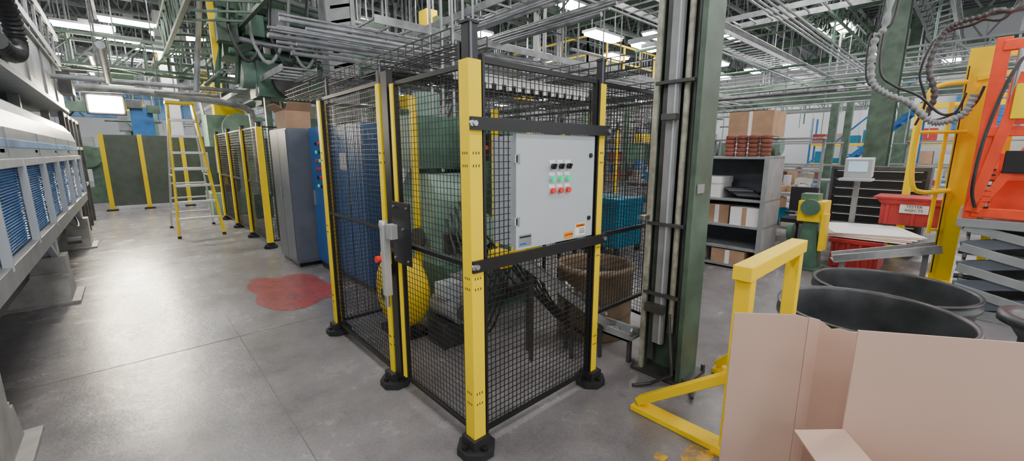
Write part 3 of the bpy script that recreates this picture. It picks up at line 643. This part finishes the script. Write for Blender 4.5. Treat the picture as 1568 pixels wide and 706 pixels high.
# ---------------------------------------------------------------- background machines and clutter
def press(x,y,s,m1,m2,seed,name='stamping_press'):
    rr=random.Random(seed); b=B(name); h=rr.uniform(1.8,3.0)*s
    b.bb(x-.6*s,x+.6*s,y-.5*s,y+.5*s,0,.5*s,m1); b.bb(x+.15*s,x+.6*s,y-.45*s,y+.45*s,.5*s,h,m1); b.bb(x-.5*s,x+.6*s,y-.4*s,y+.4*s,h-.7*s,h,m2)
    b.cyl((x-.25*s,y,h-.7*s),(x-.25*s,y,.95*s),.12*s,STEEL); b.bb(x-.5*s,x,y-.3*s,y+.3*s,.5*s,.65*s,DKST)
    b.cyl((x+.1*s,y-.45*s,h-.3*s),(x+.1*s,y-.6*s,h-.3*s),.35*s,m1,24); b.box(x-.62*s,y-.3*s,1.2*s,.15,.25,.5,rr.choice([BXG,BLU,CREAM])); b.bb(x-.3*s,x+.3*s,y-.2,y+.2,h,h+.35,rr.choice([YELW,MGRY,m2]))
    for i in range(4): b.tube([(x-.5*s,y-.2+.1*i,h),(x-.55*s,y-.2+.1*i,h+.5),(x,y+.1*i,h+1.2),(x,y+.1*i,H-1.4)],.02,rr.choice([RUB,PIPE]),6)
    b.done(.01)
k=0
for x,y in((5,7),(5.4,9.6),(6.5,12.3),(4.4,13.5),(8.8,7.6),(9.5,11),(10,15.5),(13.5,8),(15,12.5),(13,15.5),(16.5,7),(18,10.5),(7,18),(11,21),(16,18),(19,15),(18,5.6),(23,7),(24,13),(22,20),(5,24),(15,25),(0.5,24),(-3,20),(2.2,13.8),(3.2,10.9),(24,2.5),(-3.6,13),(22,-1),(2.4,18.4),(-1,19.5)):
    k+=1; press(x,y,R.uniform(.8,1.15),R.choice([GRN,GRNC,LGRN,MGRY,GRN]),R.choice([LGRN,MGRY,CREAM,GRN]),k)
def rack(x,y0,y1,h,seed):
    rr=random.Random(seed); b=B('pallet_rack'); n=int((y1-y0)/1.3)
    for i in range(n+1):
        y=y0+1.3*i
        for xx in(x,x+.9): b.bar((xx,y,0),(xx,y,h),.07,.07,PBLU if seed%2 else GRNC)
    z=.1
    while z<h-.4:
        for xx in(x,x+.9): b.bar((xx,y0,z),(xx,y0+1.3*n,z),.05,.1,YEL if seed%3==0 else MGRY)
        b.bb(x,x+.9,y0,y0+1.3*n,z+.05,z+.07,MGRY)
        for i in range(n*2):
            hh=rr.uniform(.2,.6); b.bb(x+.05,x+.8,y0+.65*i+.08,y0+.65*i+rr.uniform(.4,.6),z+.07,z+.07+hh,rr.choice([CARD2,CARD,MGRY,BXG,RED,BRN,TEAL,DKST]))
        z+=.95
    b.done()
rack(25.6,-2,6,3.3,3); rack(20,-4,-1.2,2.4,1); rack(19.5,11.2,14,3.0,2); rack(26,14,24,3.4,5)
# overhead; keep sight-lines around the lamps free of dense clutter
def clear(x,y,z):
    return all(abs(x-a)>1.0 or abs(y-c_)>1.0 or z>e+.2 for a,c_,e in LX)
b=B('overhead_pipe_rack')
for i in range(12):
    z=2.9+.09*(i%4); y=5.2+.14*i; b.cyl((1.2+R.uniform(0,.6),y,z),(16,y,z+.2),.016+.006*(i%3),PIPE,8)
for i in range(10):
    z=3.3+.1*(i%5); x=3.8+.16*i; b.cyl((x,3.4,z),(x,30,z),.018+.006*(i%3),PIPE,8)
for i in range(12):
    z=3.7+.12*(i%4); y=2.2+.22*i; b.cyl((3.5,y,z),(27,y,z),.018,PIPE,8)
for i in range(9):
    z=2.9+.13*i; b.cyl((14+.1*i,-3,z),(14+.1*i,20,z),.02,R.choice([PIPE,MGRY]),8)
for i in range(190):
    x=R.uniform(4,26);y=R.uniform(1 if x>13 else 4.5,30)
    if clear(x,y,3): b.cyl((x,y,R.uniform(1.9,3.0)),(x,y,H-.2),R.uniform(.010,.028),R.choice([PIPE,PIPE,MGRY,OFFW,GRN]),6)
for i in range(60):
    x=R.uniform(-5,3);y=R.uniform(13,31); b.cyl((x,y,R.uniform(2.5,3.5)),(x,y,H-.2),R.uniform(.010,.025),R.choice([PIPE,MGRY,DKST]),6)
for i in range(260):
    x=R.uniform(-4,22);y=R.uniform(6 if x<9 else 2,28);z=R.uniform(2.7,5.2);L=R.uniform(1,4)
    m=R.choice([PIPE,PIPE,MGRY,GRN,GRN,GRNC,DKST,YEL if i%6==0 else TRU])
    if R.random()<.5: b.cyl((x,y,z),(x+L,y,z),R.uniform(.015,.045),m,8)
    else: b.cyl((x,y,z),(x,y+L,z),R.uniform(.015,.045),m,8)
for i in range(90):
    x=R.uniform(-2,16);y=R.uniform(8,24);z=R.uniform(2.8,4.6)
    if clear(x,y,z): b.box(x,y,z,R.uniform(.2,.7),R.uniform(.2,.7),R.uniform(.15,.5),R.choice([MGRY,GRN,DKST,GRNC,GRNC,YELW if i%5==0 else CGRY])); b.wire((x,y,z),(x,y,H-.2),.03,PIPE)
b.done()
b=B('overhead_steel_framing')
for p,q_,w,h,m in (((1.3,6.5,3.7),(1.3,13,3.7),.8,.7,GRNC),((3.6,5.0,4.9),(3.6,24,4.9),.9,.6,TRU),((2.0,7.0,4.6),(8,7.0,4.6),.7,.6,GRNC),((4.2,9.8,3.3),(11,9.8,3.3),.8,.6,GRNC),((-3,13,3.4),(5,13,3.4),.7,.6,GRNC),((-4,19.5,3.9),(18,19.5,3.9),.8,.7,TRU),((17,-4,3.9),(17,3.4,3.9),.9,.6,TRU),((8,12,4.0),(26,12,4.0),.9,.7,GRNC),((20,3,3.2),(20,16,3.2),.8,.7,TRU),((10,1.2,5.1),(26,1.2,5.1),.6,.5,TRU),((4.6,3.4,5.2),(27,3.4,5.2),.6,.5,GRNC),((-1.9,12.5,4.2),(-1.9,20,4.2),.8,.6,TRU)):
    b.truss(p,q_,w,h,.6,m,.06,.03)
    p=Vector(p);q_=Vector(q_); n=int((q_-p).length/3)
    for i in range(n+1):
        c=p.lerp(q_,i/n); b.wire(c,(c.x,c.y,H-.2),.05,m)
b.done()
b=B('overhead_cable_ladder')
def ladder(p,q,w,m=PIPE,st=.3):
    p=Vector(p);q=Vector(q);d=(q-p);L=d.length;d/=L;a=Vector((-d.y,d.x,0))*w/2
    b.bar(p-a,q-a,.02,.1,m);b.bar(p+a,q+a,.02,.1,m)
    for i in range(int(L/st)): c=p+d*(i*st); b.wire(c-a,c+a,.025,m)
ladder((2.5,5.6,3.25),(16,5.6,3.25),.6); ladder((4.2,3.2,3.6),(4.2,24,3.6),.6); ladder((3.2,4.2,4.1),(24,4.2,4.1),.6); ladder((2.2,7.4,2.9),(2.2,20,2.9),.5); ladder((9.5,-2,4.2),(9.5,6,4.2),.6)
for x,y,z in((4.2,5,3.6),(4.2,9,3.6),(8,5.6,3.3),(12,5.6,3.3),(8,4.2,4.1),(14,4.2,4.1),(2.2,9,2.9),(2.2,13,2.9)):
    for dx in(-.32,.32): b.wire((x+dx,y,z),(x+dx,y,H-1.2),.02,PIPE)
b.done()
b=B('overhead_conveyor_drive')
b.bb(1.9,3.2,8.8,9.5,2.6,3.2,GRN); b.bb(2.2,3.0,9.0,9.4,3.2,4.4,GRNC); b.bar((1.4,9.1,4.2),(4.5,9.1,4.2),.15,.3,GRNC); b.bar((1.6,8.6,3.3),(3.8,10.2,4.6),.1,.12,GRNC)
b.cyl((1.7,9.1,3.0),(2.0,9.1,3.0),.25,LGRN,20); b.cyl((2.4,8.75,2.9),(2.4,8.6,2.9),.3,DKST,24); b.bar((1.35,9.0,3.0),(1.35,9.0,4.3),.09,.09,YEL)
b.bb(3.3,4.3,8.7,9.6,2.7,4.1,GRNC); b.bb(3.4,4.2,8.64,8.7,3.0,3.8,GRN); b.bb(1.5,2.1,9.2,9.9,3.3,4.3,GRN)
for i in range(10): b.bar((1.0+.3*i,8.9,2.6+.1*(i%3)),(1.35+.3*i,9.2,4.9),.06,.06,(PIPE,GRN,GRNC)[i%3])
for i in range(6): b.cyl((1.5+.1*i,8.7,3.3+.2*i),(4,8.9,3.2+.2*i),.05,(GRN,PIPE)[i%2]); b.box(1.5+.4*i,8.75,3.6+.15*(i%3),.3,.25,.35,(GRNC,GRN,MGRY)[i%3])
for i in range(5): b.tube(cr([(1.6+.3*i,8.6,4.4),(1.5+.3*i,8.5,3.6),(1.7+.3*i,8.4,3.1),(2.0+.3*i,8.5,3.5)],5),.03,(RUB,MGRY)[i%2])
for dx in(1.5,3.6): b.bar((dx,9.1,4.2),(dx,9.1,H-1.2),.12,.12,GRNC)
b.bb(2.0,2.1,8.9,9.0,0,2.6,GRNC); b.bb(3.0,3.1,8.9,9.0,0,2.6,GRNC)
b.done(.004)
b=B('exhaust_duct')
b.tube(cr([(-1.0,12.2,2.80),(-.4,12,2.86),(0.3,12,2.87),(1,12,2.83),(1.9,12,2.74),(2.3,12,2.62),(2.4,12,2.3),(2.4,12,.5)],8),.075,PIPE,14)
for x in(-.2,.7,1.6): b.wire((x,12,2.9),(x,12,H-1.2),.02,DKST)
b.bb(2.2,2.6,11.8,12.2,0,.6,GRN); b.done()
b=B('mezzanine_platform'); b.bb(11,16,8.6,12.0,4.0,4.15,GRNC)
for yy in(8.7,11.9):
    for xx in(11.1,13.5,15.9): b.bar((xx,yy,0),(xx,yy,4.0),.16,.16,GRNC)
for z in(4.6,5.15): b.bar((11,8.6,z),(16,8.6,z),.05,.05,YEL); b.bar((11,8.6,z),(11,12,z),.05,.05,YEL)
for i in range(6): b.bar((11+i,8.6,4.1),(11+i,8.6,5.15),.05,.05,YEL); 
for i in range(4): b.bar((11,8.6+i*1.1,4.1),(11,8.6+i*1.1,5.15),.05,.05,YEL)
b.bb(12,14,9.5,11,4.15,5.0,MGRY); b.done()
b=B('overhead_crane_beam'); b.bar((15.5,-3,3.2),(15.5,8,3.2),.2,.3,GRNC); b.bar((17.5,-3,3.9),(17.5,8,3.9),.2,.25,GRNC)
for y in(-2.5,3,7.8): b.bar((15.5,y,0),(15.5,y,3.2),.18,.18,GRNC); b.bar((17.5,y,0),(17.5,y,3.9),.18,.18,GRNC)
b.done()
b=B('blue_stairway')
for i in range(12): b.box(19,4.2-.25*i,.3+.25*i,.9,.28,.04,PBLU)
b.bar((18.5,4.3,.1),(18.5,1.3,3.2),.05,.12,PBLU); b.bar((19.5,4.3,.1),(19.5,1.3,3.2),.05,.12,PBLU); b.bar((18.5,4.3,1.1),(18.5,1.3,4.2),.05,.05,PBLU); b.bar((18.5,1.3,0),(18.5,1.3,3.2),.08,.08,PBLU); b.done()
b=B('blue_louver_window'); b.bb(27.7,27.98,-1.2,1.0,2.6,4.2,PBLU)
for i in range(6): b.bb(27.66,27.7,-1.2,1.0,2.65+i*.27,2.7+i*.27,TEAL)
b.done()
b=B('wall_banner'); b.bb(-2,3.5,33.9,33.97,3.6,5.0,SKYB); b.bb(-1.8,1.5,33.88,33.9,4.0,4.7,WHT); ob=b.done()
b=B('blue_machine_guard'); b.bb(.3,.9,20,20.8,1.2,3.2,PBLU); b.bb(.2,1.0,19.9,20.9,0,1.2,MGRY); b.done(.01)
b=B('flood_lamp'); b.box(-.2,14.3,2.75,.70,.1,.48,BLK); b.box(-.2,14.24,2.75,.60,.02,.38,GLARE); b.bar((-.2,14.35,2.75),(-.2,14.35,H-1.2),.04,.04,MGRY); b.done(.02)
b=B('dark_rack_frame')
for y in(10.9,11.6,12.4,13.2,14.2): 
    b.bar((-.75,y,0),(-.75,y,2.3),.07,.07,DKST); b.bar((-1.8,y,0),(-1.8,y,2.3),.07,.07,DKST)
for z in(.9,1.7,2.28): b.bar((-.75,10.9,z),(-.75,14.2,z),.05,.06,MGRY)
b.bb(-1.8,-.8,11,14.2,.3,1.6,DKST); b.bb(-.79,-.76,11.2,12,1.2,1.9,BXG); b.done()
b=B('grey_partition_panels')
for i in range(8): b.bb(-2.6,-2.55,2+i*1.6,3.55+i*1.6,0,3.4,MGRY); b.bb(-2.55,-2.5,1.97+i*1.6,2.03+i*1.6,0,3.4,CGRY)
b.done()
# ---------------------------------------------------------------- world, camera
wd=D.worlds.new('World'); bpy.context.scene.world=wd; wd.use_nodes=True
wd.node_tree.nodes['Background'].inputs[0].default_value=(.95,.97,1,1); wd.node_tree.nodes['Background'].inputs[1].default_value=1.4
cd=D.cameras.new('camera'); cam=D.objects.new('camera',cd); bpy.context.scene.collection.objects.link(cam)
cd.sensor_width=36; cd.lens=36*640/1568; cd.clip_start=.02; cd.clip_end=200
cam.location=(0,0,1.6); cam.rotation_euler=(math.radians(79.5),0,math.radians(-42.3))
bpy.context.scene.camera=cam
